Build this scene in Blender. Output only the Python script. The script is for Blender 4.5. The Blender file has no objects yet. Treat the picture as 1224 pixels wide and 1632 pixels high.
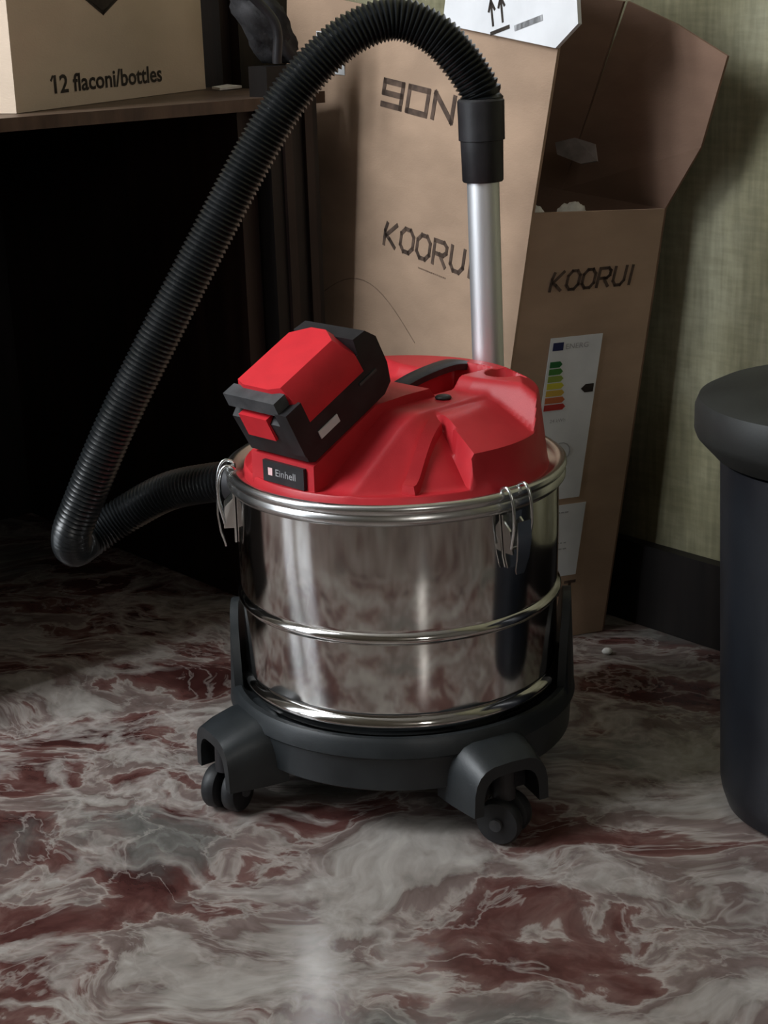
import bpy, bmesh, math, random
from mathutils import Vector, Matrix, noise as mnoise
R = math.radians
SC = bpy.context.scene
COL = SC.collection

# ------------------------------------------------------------------ camera
cam_d = bpy.data.cameras.new('camera'); cam = bpy.data.objects.new('camera', cam_d); COL.objects.link(cam)
cam_d.sensor_fit = 'VERTICAL'; cam_d.sensor_height = 36.0; cam_d.lens = 2600/1632*36.0
cam_d.clip_start = .02; cam_d.clip_end = 50
cam.matrix_world = Matrix.Translation((0, -1.523, .748)) @ Matrix.Rotation(R(90-17.5), 4, 'X') @ Matrix.Rotation(R(-1.85), 4, 'Z')
SC.camera = cam

# ------------------------------------------------------------------ room axes (the room stands at an angle to the camera)
E1 = Vector((.655, -.7556, 0)); E2 = Vector((.7556, .655, 0))       # along the papered wall / towards it
def PQ(p, q, z=0): return E1*p + E2*q + Vector((0, 0, z))
W1Q, W2P, W3P, W4Q, CEIL = .4813, -2.0, 2.6, -1.6, 3.1
ROOMROT = math.atan2(E1.y, E1.x)

# ------------------------------------------------------------------ light
wd = bpy.data.worlds.new('world'); SC.world = wd; wd.use_nodes = True
wd.node_tree.nodes['Background'].inputs[0].default_value = (.62, .72, .9, 1)
wd.node_tree.nodes['Background'].inputs[1].default_value = .6
def area(name, p, q, z, sx, sz, direction, power, colr):
    d = bpy.data.lights.new(name, 'AREA'); d.shape = 'RECTANGLE'; d.size = sx; d.size_y = sz
    d.energy = power; d.color = colr
    o = bpy.data.objects.new(name, d); COL.objects.link(o)
    o.location = PQ(p, q, z); o.rotation_euler = direction.to_track_quat('-Z', 'Y').to_euler()
    return o
WIN_A = (-1.27, -.25, .1, 2.85)        # balcony door in the wall behind the photographer: p0,p1,z0,z1
WIN_B = (-1.5, -1.05, .9, 2.1)           # small window in the far side wall: q0,q1,z0,z1
# the upper half of the balcony door sees open sky, the lower half the darker balcony outside
area('daylight_door_sky', sum(WIN_A[:2])/2, W4Q-.12, 2.05, WIN_A[1]-WIN_A[0], 1.6, E2, 140, (.91, .96, 1))
area('daylight_door_balcony', sum(WIN_A[:2])/2, W4Q-.12, .67, WIN_A[1]-WIN_A[0], 1.14, E2, 16, (.86, .93, 1))
area('daylight_small_window', W3P+.12, sum(WIN_B[:2])/2, sum(WIN_B[2:])/2, WIN_B[1]-WIN_B[0], WIN_B[3]-WIN_B[2], -E1, 20, (1, .96, .9))
SC.view_settings.view_transform = 'Standard'; SC.view_settings.look = 'None'
SC.view_settings.gamma = 1; SC.view_settings.use_curve_mapping = False
SC.view_settings.exposure = 0.0

# ------------------------------------------------------------------ materials
def mat(name, col, rough=.5, metal=0., spec=.5, coat=0.):
    m = bpy.data.materials.new(name); m.use_nodes = True
    b = m.node_tree.nodes['Principled BSDF']
    b.inputs['Base Color'].default_value = (*col, 1); b.inputs['Roughness'].default_value = rough
    b.inputs['Metallic'].default_value = metal; b.inputs['Specular IOR Level'].default_value = spec
    b.inputs['Coat Weight'].default_value = coat
    return m
def nodes(m): return m.node_tree.nodes, m.node_tree.links, m.node_tree.nodes['Principled BSDF']
def ramp(N, pts, interp='LINEAR'):
    r = N.new('ShaderNodeValToRGB'); cr = r.color_ramp; cr.interpolation = interp
    while len(cr.elements) < len(pts): cr.elements.new(.5)
    for e, (p, c) in zip(cr.elements, pts): e.position = p; e.color = (*c, 1)
    return r
def mottle(m, c0, c1, scale, bump=0., detail=6, stretch=(1, 1, 1), rough=None, bscale=None, lo=.35, hi=.65):
    """noise-driven colour variation plus fine relief"""
    N, L, b = nodes(m)
    tc = N.new('ShaderNodeTexCoord'); mp = N.new('ShaderNodeMapping'); mp.inputs['Scale'].default_value = stretch
    n = N.new('ShaderNodeTexNoise'); n.inputs['Scale'].default_value = scale; n.inputs['Detail'].default_value = detail
    r = ramp(N, [(lo, c0), (hi, c1)])
    L.new(tc.outputs['Object'], mp.inputs[0]); L.new(mp.outputs[0], n.inputs['Vector'])
    L.new(n.outputs['Fac'], r.inputs[0]); L.new(r.outputs[0], b.inputs['Base Color'])
    if bump:
        n2 = N.new('ShaderNodeTexNoise'); n2.inputs['Scale'].default_value = bscale or scale*4; n2.inputs['Detail'].default_value = 3
        L.new(mp.outputs[0], n2.inputs['Vector'])
        bp = N.new('ShaderNodeBump'); bp.inputs['Strength'].default_value = bump; bp.inputs['Distance'].default_value = .002
        L.new(n2.outputs['Fac'], bp.inputs['Height']); L.new(bp.outputs[0], b.inputs['Normal'])
    return m
M = {}
def cardboard(name, c, k=.78):
    return mottle(mat(name, c, .85, spec=.2), tuple(x*k for x in c), c, 9, .12, 8, (1, 1, 2.2), bscale=240)
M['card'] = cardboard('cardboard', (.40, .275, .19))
M['card_in_shade'] = cardboard('cardboard_inside_shade', (.21, .128, .09))  # same board, darkened so its colour carries the shade inside the flaps
M['card_edge'] = cardboard('cardboard_edge', (.40, .28, .19))
M['carton'] = cardboard('carton_board', (.58, .46, .355), .9)
M['white_card'] = mottle(mat('white_carton', (.7, .7, .7), .7, spec=.3), (.62, .62, .63), (.74, .74, .75), 12, .05)
M['ink'] = mottle(mat('print_ink', (.03, .025, .022), .8, spec=.2), (.024, .018, .015), (.05, .04, .032), 60)
M['ink_soft'] = mottle(mat('print_ink_worn', (.09, .06, .045), .8, spec=.2), (.05, .034, .026), (.12, .08, .06), 60)
M['ink_faint'] = mottle(mat('print_ink_faint', (.2, .135, .095), .8, spec=.2), (.17, .115, .08), (.23, .155, .11), 60)
M['ink_grey'] = mottle(mat('print_grey', (.3, .3, .3), .8, spec=.2), (.3, .3, .31), (.42, .42, .42), 80)
M['paper'] = mottle(mat('label_paper', (.66, .67, .68), .6, spec=.3), (.60, .61, .63), (.68, .69, .70), 25)
M['sheet'] = mottle(mat('sheet_paper', (.7, .68, .66), .7, spec=.3), (.6, .58, .56), (.72, .7, .68), 18)
M['red'] = mottle(mat('red_plastic', (.50, .022, .03), .42, spec=.4), (.46, .018, .026), (.52, .024, .032), 30, .06, bscale=900)
M['red_bat'] = mottle(mat('red_battery_plastic', (.62, .02, .03), .5, spec=.35), (.58, .018, .028), (.66, .022, .032), 40, .08, bscale=1200)
M['black_pl'] = mottle(mat('black_plastic', (.018, .017, .018), .45, spec=.4), (.013, .012, .013), (.024, .022, .024), 40, .05, bscale=900)
M['grey_rubber'] = mottle(mat('grey_rubber', (.06, .06, .063), .6, spec=.35), (.045, .045, .048), (.075, .075, .078), 60, .05, bscale=900)
M['dolly'] = mottle(mat('dolly_plastic', (.03, .034, .036), .42, spec=.45), (.013, .0155, .017), (.021, .024, .026), 30, .06, bscale=700)
M['wheel'] = mottle(mat('caster_rubber', (.015, .015, .016), .5, spec=.4), (.012, .012, .013), (.02, .02, .021), 40)
M['hose'] = mottle(mat('hose_plastic', (.008, .009, .0095), .3, spec=.45), (.006, .007, .0075), (.011, .012, .013), 30)
M['steel'] = mottle(mat('polished_steel', (.62, .60, .58), .11, 1.), (.58, .56, .54), (.66, .64, .62), 6, 0)
M['rim_steel'] = mottle(mat('rim_steel', (.62, .61, .60), .26, 1.), (.58, .57, .56), (.66, .65, .64), 20)
M['chrome'] = mottle(mat('latch_steel', (.72, .73, .72), .2, 1.), (.66, .67, .66), (.78, .78, .77), 30)
M['alu'] = mottle(mat('brushed_aluminium', (.9, .9, .91), .5, 1.), (.80, .80, .81), (.88, .88, .89), 60, .04, stretch=(1, 1, .1))
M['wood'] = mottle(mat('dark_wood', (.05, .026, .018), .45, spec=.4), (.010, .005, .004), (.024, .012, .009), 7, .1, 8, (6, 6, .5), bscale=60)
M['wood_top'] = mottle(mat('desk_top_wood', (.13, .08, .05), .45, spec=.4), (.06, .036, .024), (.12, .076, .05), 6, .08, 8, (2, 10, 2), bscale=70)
M['wood_black_shade'] = mottle(mat('black_wood_shade', (.016, .011, .010), .5, spec=.35), (.006, .0045, .004), (.012, .009, .008), 8, .08, 6, (6, 6, .6))  # dark wood; on the kneehole parts the black also paints in shade
M['cloth'] = mottle(mat('dark_cloth', (.035, .034, .036), .9, spec=.2), (.022, .021, .022), (.05, .048, .05), 30, .3, bscale=300)
M['bin'] = mottle(mat('bin_plastic', (.014, .016, .021), .4, spec=.4), (.007, .008, .011), (.011, .013, .017), 14, .05, bscale=400)
M['bin_lid'] = mottle(mat('bin_lid_plastic', (.04, .042, .038), .55, spec=.4), (.012, .0125, .0115), (.02, .021, .019), 14, .06, bscale=400)
M['foam'] = mottle(mat('white_foam', (.7, .68, .64), .8, spec=.2), (.58, .56, .52), (.74, .72, .68), 60, .2, bscale=200)
M['plastic_bag'] = mottle(mat('grey_film', (.22, .19, .18), .5, spec=.5), (.16, .14, .13), (.28, .25, .24), 40, .2)
M['plaster'] = mottle(mat('painted_plaster', (.5, .47, .43), .8, spec=.2), (.25, .23, .205), (.30, .275, .245), 4, .05)
M['ceil'] = mottle(mat('ceiling_paint', (.62, .6, .57), .9, spec=.2), (.42, .40, .37), (.48, .46, .43), 3)
M['white_frame'] = mottle(mat('window_paint', (.7, .69, .66), .4, spec=.4), (.66, .65, .62), (.73, .72, .69), 8)
M['pink'] = mat('logo_light', (.85, .55, .55), .5)
def flat(name, c): M[name] = mottle(mat(name, c, .65, spec=.3), tuple(x*.92 for x in c), c, 50); return M[name]
for nm, c in (('eu_blue', (.02, .025, .09)), ('bar_a', (.02, .13, .035)), ('bar_b', (.06, .2, .04)), ('bar_c', (.25, .33, .06)), ('bar_d', (.55, .5, .05)),
              ('bar_e', (.55, .36, .06)), ('bar_f', (.5, .14, .05)), ('bar_g', (.42, .035, .03))): flat(nm, c)

def marble():
    m = mat('swirled_marble', (.3, .25, .22), .22, spec=.5)
    N, L, b = nodes(m)
    def n(t, **k):
        x = N.new(t)
        for a, v in k.items(): x.inputs[a.replace('_', ' ')].default_value = v
        return x
    def math_(op, a, bb=None, clamp=False):
        x = N.new('ShaderNodeMath'); x.operation = op; x.use_clamp = clamp
        for i, v in enumerate((a, bb)):
            if v is None: continue
            if isinstance(v, (int, float)): x.inputs[i].default_value = v
            else: L.new(v, x.inputs[i])
        return x.outputs[0]
    def mix(f, a, c):
        x = N.new('ShaderNodeMix'); x.data_type = 'RGBA'
        for i, v in ((0, f), (6, a), (7, c)):
            if isinstance(v, (int, float)): x.inputs[i].default_value = v
            elif isinstance(v, tuple): x.inputs[i].default_value = (*v, 1)
            else: L.new(v, x.inputs[i])
        return x.outputs[2]
    tc = N.new('ShaderNodeTexCoord')
    def warp(vec, scale, amt, det=3):
        w = n('ShaderNodeTexNoise', Scale=scale, Detail=det); L.new(vec, w.inputs['Vector'])
        s = N.new('ShaderNodeVectorMath'); s.operation = 'SUBTRACT'; L.new(w.outputs['Color'], s.inputs[0]); s.inputs[1].default_value = (.5, .5, .5)
        q = N.new('ShaderNodeVectorMath'); q.operation = 'SCALE'; L.new(s.outputs[0], q.inputs[0]); q.inputs['Scale'].default_value = amt
        a = N.new('ShaderNodeVectorMath'); a.operation = 'ADD'; L.new(vec, a.inputs[0]); L.new(q.outputs[0], a.inputs[1])
        return a.outputs[0]
    mp = N.new('ShaderNodeMapping'); mp.inputs['Rotation'].default_value = (0, 0, R(12)); mp.inputs['Location'].default_value = (3.1, 1.7, 0)
    L.new(tc.outputs['Object'], mp.inputs[0])
    v1 = warp(mp.outputs[0], 2.0, .40)
    v2 = warp(v1, 9, .075, 4)
    st = N.new('ShaderNodeMapping'); st.inputs['Scale'].default_value = (.72, 1.45, 1); L.new(v2, st.inputs[0])
    big = n('ShaderNodeTexNoise', Scale=6.4, Detail=7, Roughness=.56, Distortion=.15); L.new(st.outputs[0], big.inputs['Vector'])
    c1 = ramp(N, [(.35, (.052, .018, .016)), (.44, (.10, .042, .036)), (.485, (.15, .085, .074)), (.498, (.33, .285, .255)), (.52, (.19, .142, .127)), (.57, (.145, .105, .093)), (.60, (.27, .235, .21)), (.67, (.35, .315, .285))])
    L.new(big.outputs['Fac'], c1.inputs[0])
    # pale swirling bands
    band = n('ShaderNodeTexNoise', Scale=3.0, Detail=7, Roughness=.55, Distortion=.35)
    s2 = N.new('ShaderNodeMapping'); s2.inputs['Scale'].default_value = (1, 2.1, 1); s2.inputs['Location'].default_value = (7, 2, 0); L.new(v2, s2.inputs[0]); L.new(s2.outputs[0], band.inputs['Vector'])
    d = math_('ABSOLUTE', math_('SUBTRACT', band.outputs['Fac'], .5))
    f = math_('SUBTRACT', 1, math_('MULTIPLY', d, 24), True)
    col = mix(math_('MULTIPLY', f, .68), c1.outputs[0], (.42, .385, .35))
    # grey green clouds
    g = n('ShaderNodeTexNoise', Scale=2.6, Detail=6, Roughness=.6)
    s3 = N.new('ShaderNodeMapping'); s3.inputs['Location'].default_value = (1, 9, 0); s3.inputs['Scale'].default_value = (1, 1.6, 1); L.new(v2, s3.inputs[0]); L.new(s3.outputs[0], g.inputs['Vector'])
    gf = ramp(N, [(.56, (0, 0, 0)), (.66, (1, 1, 1))]); L.new(g.outputs['Fac'], gf.inputs[0])
    col = mix(math_('MULTIPLY', gf.outputs[0], .7), col, (.115, .122, .112))
    # fine pale veins
    ve = n('ShaderNodeTexNoise', Scale=11, Detail=5, Roughness=.55, Distortion=.6); L.new(st.outputs[0], ve.inputs['Vector'])
    vd = math_('ABSOLUTE', math_('SUBTRACT', ve.outputs['Fac'], .5))
    vf = math_('SUBTRACT', 1, math_('MULTIPLY', vd, 48), True)
    col = mix(math_('MULTIPLY', vf, .5), col, (.38, .34, .31))
    gr = n('ShaderNodeTexNoise', Scale=70, Detail=4); L.new(v2, gr.inputs['Vector'])
    gm = ramp(N, [(.3, (.8, .8, .8)), (.7, (1.12, 1.12, 1.12))]); L.new(gr.outputs['Fac'], gm.inputs[0])
    mu = N.new('ShaderNodeMix'); mu.data_type = 'RGBA'; mu.blend_type = 'MULTIPLY'; mu.inputs[0].default_value = 1
    L.new(col, mu.inputs[6]); L.new(gm.outputs[0], mu.inputs[7]); L.new(mu.outputs[2], b.inputs['Base Color'])
    rr = ramp(N, [(.3, (.17, .17, .17)), (.7, (.25, .25, .25))]); L.new(gr.outputs['Fac'], rr.inputs[0]); L.new(rr.outputs[0], b.inputs['Roughness'])
    return m
M['marble'] = marble()

def wallpaper():
    m = mat('olive_wallpaper', (.34, .32, .2), .75, spec=.25)
    N, L, b = nodes(m)
    tc = N.new('ShaderNodeTexCoord')
    mp = N.new('ShaderNodeMapping'); mp.inputs['Scale'].default_value = (1, 1, .12); L.new(tc.outputs['Object'], mp.inputs[0])
    a = N.new('ShaderNodeTexNoise'); a.inputs['Scale'].default_value = 140; a.inputs['Detail'].default_value = 4; L.new(mp.outputs[0], a.inputs['Vector'])
    mq = N.new('ShaderNodeMapping'); mq.inputs['Scale'].default_value = (.2, .2, 1); L.new(tc.outputs['Object'], mq.inputs[0])
    h = N.new('ShaderNodeTexNoise'); h.inputs['Scale'].default_value = 160; h.inputs['Detail'].default_value = 3; L.new(mq.outputs[0], h.inputs['Vector'])
    c = N.new('ShaderNodeTexNoise'); c.inputs['Scale'].default_value = 9; c.inputs['Detail'].default_value = 5; L.new(tc.outputs['Object'], c.inputs['Vector'])
    r = ramp(N, [(.34, (.19, .175, .105)), (.52, (.245, .228, .148)), (.68, (.30, .285, .20))]); L.new(c.outputs['Fac'], r.inputs[0])
    r2 = ramp(N, [(.35, (.84, .84, .82)), (.65, (1.08, 1.08, 1.06))]); L.new(a.outputs['Fac'], r2.inputs[0])
    r3 = ramp(N, [(.35, (.9, .9, .88)), (.65, (1.06, 1.06, 1.05))]); L.new(h.outputs['Fac'], r3.inputs[0])
    x = N.new('ShaderNodeMix'); x.data_type = 'RGBA'; x.blend_type = 'MULTIPLY'; x.inputs[0].default_value = 1
    y = N.new('ShaderNodeMix'); y.data_type = 'RGBA'; y.blend_type = 'MULTIPLY'; y.inputs[0].default_value = 1
    L.new(r.outputs[0], x.inputs[6]); L.new(r2.outputs[0], x.inputs[7]); L.new(x.outputs[2], y.inputs[6]); L.new(r3.outputs[0], y.inputs[7])
    L.new(y.outputs[2], b.inputs['Base Color'])
    bp = N.new('ShaderNodeBump'); bp.inputs['Strength'].default_value = .25; bp.inputs['Distance'].default_value = .001
    L.new(a.outputs['Fac'], bp.inputs['Height']); L.new(bp.outputs[0], b.inputs['Normal'])
    return m
M['wallpaper'] = wallpaper()
def glass():
    m = bpy.data.materials.new('window_glass'); m.use_nodes = True; N, L = m.node_tree.nodes, m.node_tree.links
    for x in list(N): N.remove(x)
    o = N.new('ShaderNodeOutputMaterial'); t = N.new('ShaderNodeBsdfTransparent'); g = N.new('ShaderNodeBsdfGlossy'); g.inputs['Roughness'].default_value = .02
    mx = N.new('ShaderNodeMixShader'); mx.inputs[0].default_value = .04
    L.new(t.outputs[0], mx.inputs[1]); L.new(g.outputs[0], mx.inputs[2]); L.new(mx.outputs[0], o.inputs[0])
    return m
M['glass'] = glass()

# ------------------------------------------------------------------ object helpers (all shapes are written in world coordinates)
WORLD = {}
def link(name, bm, m, parent=None, smooth=None, origin=None):
    bmesh.ops.recalc_face_normals(bm, faces=bm.faces[:])
    vs = [v.co for v in bm.verts]
    if origin is None:
        lo = Vector((min(v.x for v in vs), min(v.y for v in vs), min(v.z for v in vs))); hi = Vector((max(v.x for v in vs), max(v.y for v in vs), max(v.z for v in vs)))
        origin = Vector(((lo.x+hi.x)/2, (lo.y+hi.y)/2, lo.z))
    bmesh.ops.translate(bm, verts=bm.verts[:], vec=-origin)
    me = bpy.data.meshes.new(name); bm.to_mesh(me); bm.free()
    me.materials.append(M[m] if isinstance(m, str) else m)
    if smooth is not None:
        for p in me.polygons: p.use_smooth = True
        me.set_sharp_from_angle(angle=R(smooth))
    o = bpy.data.objects.new(name, me); COL.objects.link(o)
    if parent is not None:
        o.parent = parent; o.location = origin - WORLD[parent.name]
    else: o.location = origin
    WORLD[o.name] = origin
    return o
def thing(name, label, cat, loc, group=None):
    o = bpy.data.objects.new(name, None); COL.objects.link(o); o.location = loc; o.empty_display_size = .05
    WORLD[o.name] = Vector(loc); o['label'] = label; o['category'] = cat
    if group: o['group'] = group
    return o
def tag(o, label, cat, group=None):
    o['label'] = label; o['category'] = cat
    if group: o['group'] = group
    return o
def struct(o): o['kind'] = 'structure'; return o
def hexa(bm, c):
    """box from 8 corners: bottom ring 0-3, top ring 4-7"""
    v = [bm.verts.new(x) for x in c]
    for f in ((3, 2, 1, 0), (4, 5, 6, 7), (0, 1, 5, 4), (1, 2, 6, 5), (2, 3, 7, 6), (3, 0, 4, 7)): bm.faces.new([v[i] for i in f])
    return v
def bevel(bm, w, seg=2, angle=20):
    es = [e for e in bm.edges if len(e.link_faces) == 2 and e.calc_face_angle(0) > R(angle)]
    bmesh.ops.bevel(bm, geom=es, offset=w, segments=seg, affect='EDGES', profile=.5, clamp_overlap=True)
def frame_box(bm, o, X, Y, Z, x0, x1, y0, y1, z0, z1):
    P = lambda a, b, c: o + X*a + Y*b + Z*c
    return hexa(bm, [P(x0, y0, z0), P(x1, y0, z0), P(x1, y1, z0), P(x0, y1, z0), P(x0, y0, z1), P(x1, y0, z1), P(x1, y1, z1), P(x0, y1, z1)])
ZV = Vector((0, 0, 1))
def pqbox(p0, p1, q0, q1, z0, z1, bv=0, seg=2):
    bm = bmesh.new(); frame_box(bm, Vector((0, 0, 0)), E1, E2, ZV, p0, p1, q0, q1, z0, z1)
    if bv: bevel(bm, bv, seg)
    return bm
def slab(quad, t, n=None, bm=None, bv=0):
    """sheet of thickness t behind quad (away from n)"""
    bm = bm or bmesh.new(); q = [Vector(x) for x in quad]
    n = n or (q[1]-q[0]).cross(q[3]-q[0]).normalized()
    hexa(bm, [x - n*t for x in q] + q)
    if bv: bevel(bm, bv, 1)
    return bm
def lathe(prof, seg=96, c=(0, 0), bm=None, closed=False):
    bm = bm or bmesh.new(); rings = []
    for r, z in prof:
        if r < 1e-6: rings.append([bm.verts.new((c[0], c[1], z))])
        else: rings.append([bm.verts.new((c[0]+r*math.cos(2*math.pi*i/seg), c[1]+r*math.sin(2*math.pi*i/seg), z)) for i in range(seg)])
    if closed: rings.append(rings[0])
    for a, b in zip(rings[:-1], rings[1:]):
        for i in range(seg):
            j = (i+1) % seg
            if len(a) == 1 and len(b) == 1: continue
            if len(a) == 1: bm.faces.new((a[0], b[i], b[j]))
            elif len(b) == 1: bm.faces.new((a[i], b[0], a[j]))
            else: bm.faces.new((a[i], b[i], b[j], a[j]))
    return bm
def catmull(pts, step):
    P = [Vector(p) for p in pts]; P = [P[0]*2-P[1]] + P + [P[-1]*2-P[-2]]; out = []
    for i in range(1, len(P)-2):
        p0, p1, p2, p3 = P[i-1:i+3]
        for k in range(60):
            t = k/60
            out.append(.5*((2*p1)+(p2-p0)*t+(2*p0-5*p1+4*p2-p3)*t*t+(3*p1-p0-3*p2+p3)*t*t*t))
    out.append(P[-2]); res = [out[0]]; acc = 0
    for a, b in zip(out[:-1], out[1:]):
        d = (b-a).length
        while d > 0 and acc + d >= step:
            f = (step-acc)/d; a = a+(b-a)*f; d = (b-a).length; res.append(a.copy()); acc = 0
        acc += d
    return res
def sweep(path, rad, seg=12, bm=None, cap=True):
    bm = bm or bmesh.new(); n = len(path); rings = []; up = None
    for i, p in enumerate(path):
        t = (path[min(i+1, n-1)]-path[max(i-1, 0)]).normalized()
        if up is None:
            up = t.orthogonal().normalized()
        up = (up - t*up.dot(t)).normalized(); s = t.cross(up)
        r = rad(i) if callable(rad) else rad
        rings.append([bm.verts.new(p+(up*math.cos(2*math.pi*k/seg)+s*math.sin(2*math.pi*k/seg))*r) for k in range(seg)])
    for a, b in zip(rings[:-1], rings[1:]):
        for k in range(seg): bm.faces.new((a[k], a[(k+1) % seg], b[(k+1) % seg], b[k]))
    if cap: bm.faces.new(rings[0][::-1]); bm.faces.new(rings[-1])
    return bm
def cyl(a, b, r0, r1=None, seg=24, bm=None):
    a, b = Vector(a), Vector(b); r1 = r0 if r1 is None else r1
    return sweep([a, b], lambda i: (r0, r1)[i], seg, bm)
def strokes(lines, w, O, X, Y, N, t=.0006, bm=None):
    """flat lettering: each polyline drawn as bars of width w on the plane O,X,Y"""
    bm = bm or bmesh.new(); X = (X-N*X.dot(N)).normalized(); Y = (Y-N*Y.dot(N)).normalized()
    for ln in lines:
        for (a, b), (c, d) in zip(ln[:-1], ln[1:]):
            dx, dy = c-a, d-b; l = math.hypot(dx, dy) or 1; dx, dy = dx/l, dy/l
            a_, b_, c_, d_ = a-dx*w*.42, b-dy*w*.42, c+dx*w*.42, d+dy*w*.42
            px, py = -dy*w/2, dx*w/2
            P = lambda x, y, h: O+X*x+Y*y+N*h
            q = [(a_-px, b_-py), (c_-px, d_-py), (c_+px, d_+py), (a_+px, b_+py)]
            hexa(bm, [P(*k, .00015) for k in q]+[P(*k, t) for k in q])
    return bm
GL = {  # stroke letters on a unit em
 'K': [[(.08, .95), (.0, .62)], [(.0, .62), (.0, .0)], [(.62, 1), (.08, .42), (.3, .28), (.62, 0)]],
 'O': [[(.2, 0), (.5, 0), (.7, .25), (.7, .75), (.5, 1), (.2, 1), (0, .75), (0, .25), (.2, 0)]],
 'R': [[(0, 0), (0, 1), (.5, 1), (.66, .85), (.66, .6), (.5, .45), (.15, .45)], [(.32, .45), (.66, 0)]],
 'U': [[(0, 1), (0, .25), (.18, 0), (.48, 0), (.66, .25), (.66, 1)]],
 'I': [[(.1, 0), (.1, 1)]],
 '9': [[(1.05, .5), (.0, .5), (.0, 1), (1.05, 1), (1.05, 0), (.0, 0)]],
 '0': [[(0, 0), (1.05, 0), (1.05, 1), (0, 1), (0, 0)]],
 'N': [[(0, 0), (0, 1), (1.0, 0), (1.0, 1)]],
}
def word(s, h, adv, w, O, X, Y, N, slant=0., bm=None, xs=1.):
    X = (X-N*X.dot(N)).normalized(); Y = (Y-N*Y.dot(N)).normalized()
    bm = bm or bmesh.new(); x = 0
    for ch in s:
        strokes([[((x*xs+px*xs+slant*py)*h, py*h) for px, py in ln] for ln in GL[ch]], w, O, X, Y, N, bm=bm)
        x += (.45 if ch == 'I' else adv)
    return bm
def font_bm(txt, size, O, X, Y, N, t=.0005, xs=1., bold=0.):
    cu = bpy.data.curves.new('lettering', 'FONT'); cu.body = txt; cu.size = size; cu.resolution_u = 3; cu.offset = bold
    o = bpy.data.objects.new('lettering', cu); COL.objects.link(o)
    me = bpy.data.meshes.new_from_object(o.evaluated_get(bpy.context.evaluated_depsgraph_get()))
    bm = bmesh.new(); bm.from_mesh(me)
    bpy.data.objects.remove(o); bpy.data.curves.remove(cu); bpy.data.meshes.remove(me)
    for v in bm.verts: v.co = O+X*(v.co.x*xs)+Y*v.co.y+N*t
    return bm

# ------------------------------------------------------------------ the setting
fl = struct(link('floor', pqbox(W2P-.2, W3P+.2, W4Q-.2, W1Q+.2, -.05, 0), 'marble', origin=Vector((0, 0, -.05))))
struct(link('ceiling', pqbox(W2P-.2, W3P+.2, W4Q-.2, W1Q+.2, CEIL, CEIL+.05), 'ceil'))
struct(link('wall_right', pqbox(W2P-.2, W3P+.2, W1Q, W1Q+.15, 0, CEIL), 'wallpaper'))
def wall_hole(A, B, lo, hi, d0, d1, w):
    """wall along axis A from lo to hi, thick along B from d0 to d1, with the opening w"""
    a0, a1, z0, z1 = w; bm = bmesh.new()
    for a, b, c, d in ((lo, a0, 0, CEIL), (a1, hi, 0, CEIL), (a0, a1, 0, z0), (a0, a1, z1, CEIL)):
        frame_box(bm, Vector(), A, B, ZV, a, b, d0, d1, c, d)
    return bm
struct(link('wall_front', wall_hole(E1, E2, W2P-.2, W3P+.2, W4Q-.15, W4Q, WIN_A), 'plaster'))
struct(link('wall_back', wall_hole(E2, E1, W4Q, W1Q, W3P, W3P+.15, WIN_B), 'plaster'))
struct(link('wall_left', pqbox(W2P-.15, W2P, W4Q, W1Q, 0, CEIL), 'plaster'))
struct(link('baseboard_right', pqbox(W2P, W3P, W1Q-.016, W1Q-.0005, .0005, .105, .004), 'wood_black_shade', smooth=30))
struct(link('baseboard_left', pqbox(W2P+.0005, W2P+.016, W4Q+.001, W1Q-.02, .0005, .105, .004), 'wood_black_shade', smooth=30))
def window(name, A, B, w, d, leaves):
    a0, a1, z0, z1 = w
    root = struct(bpy.data.objects.new(name, None)); COL.objects.link(root); root.location = A*((a0+a1)/2)+B*d+ZV*z0; WORLD[root.name] = root.location.copy()
    bm = bmesh.new()
    for y0, y1, c, e in ((a0, a0+.05, z0, z1), (a1-.05, a1, z0, z1), (a0+.05, a1-.05, z0, z0+.05), (a0+.05, a1-.05, z1-.05, z1)):
        frame_box(bm, Vector(), A, B, ZV, y0, y1, d-.03, d+.03, c, e)
    link('window_frame', bm, 'white_frame', root)
    wd_ = (a1-a0-.1)/leaves; s = .055
    for k in range(leaves):
        y0 = a0+.05+k*wd_; y1 = y0+wd_; bm = bmesh.new()
        for c0, c1, c, e in ((y0, y0+s, z0+.05, z1-.05), (y1-s, y1, z0+.05, z1-.05), (y0+s, y1-s, z0+.05, z0+.12), (y0+s, y1-s, z1-.11, z1-.05)):
            frame_box(bm, Vector(), A, B, ZV, c0, c1, d-.022, d+.022, c, e)
        sash = link('sash', bm, 'white_frame', root)
        bm = bmesh.new(); frame_box(bm, Vector(), A, B, ZV, y0+s-.004, y1-s+.004, d-.002, d+.002, z0+.116, z1-.106); link('pane', bm, 'glass', sash)
window('window_1', E1, E2, WIN_A, W4Q-.05, 2)
window('window_2', E2, E1, WIN_B, W3P+.05, 1)

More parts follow.
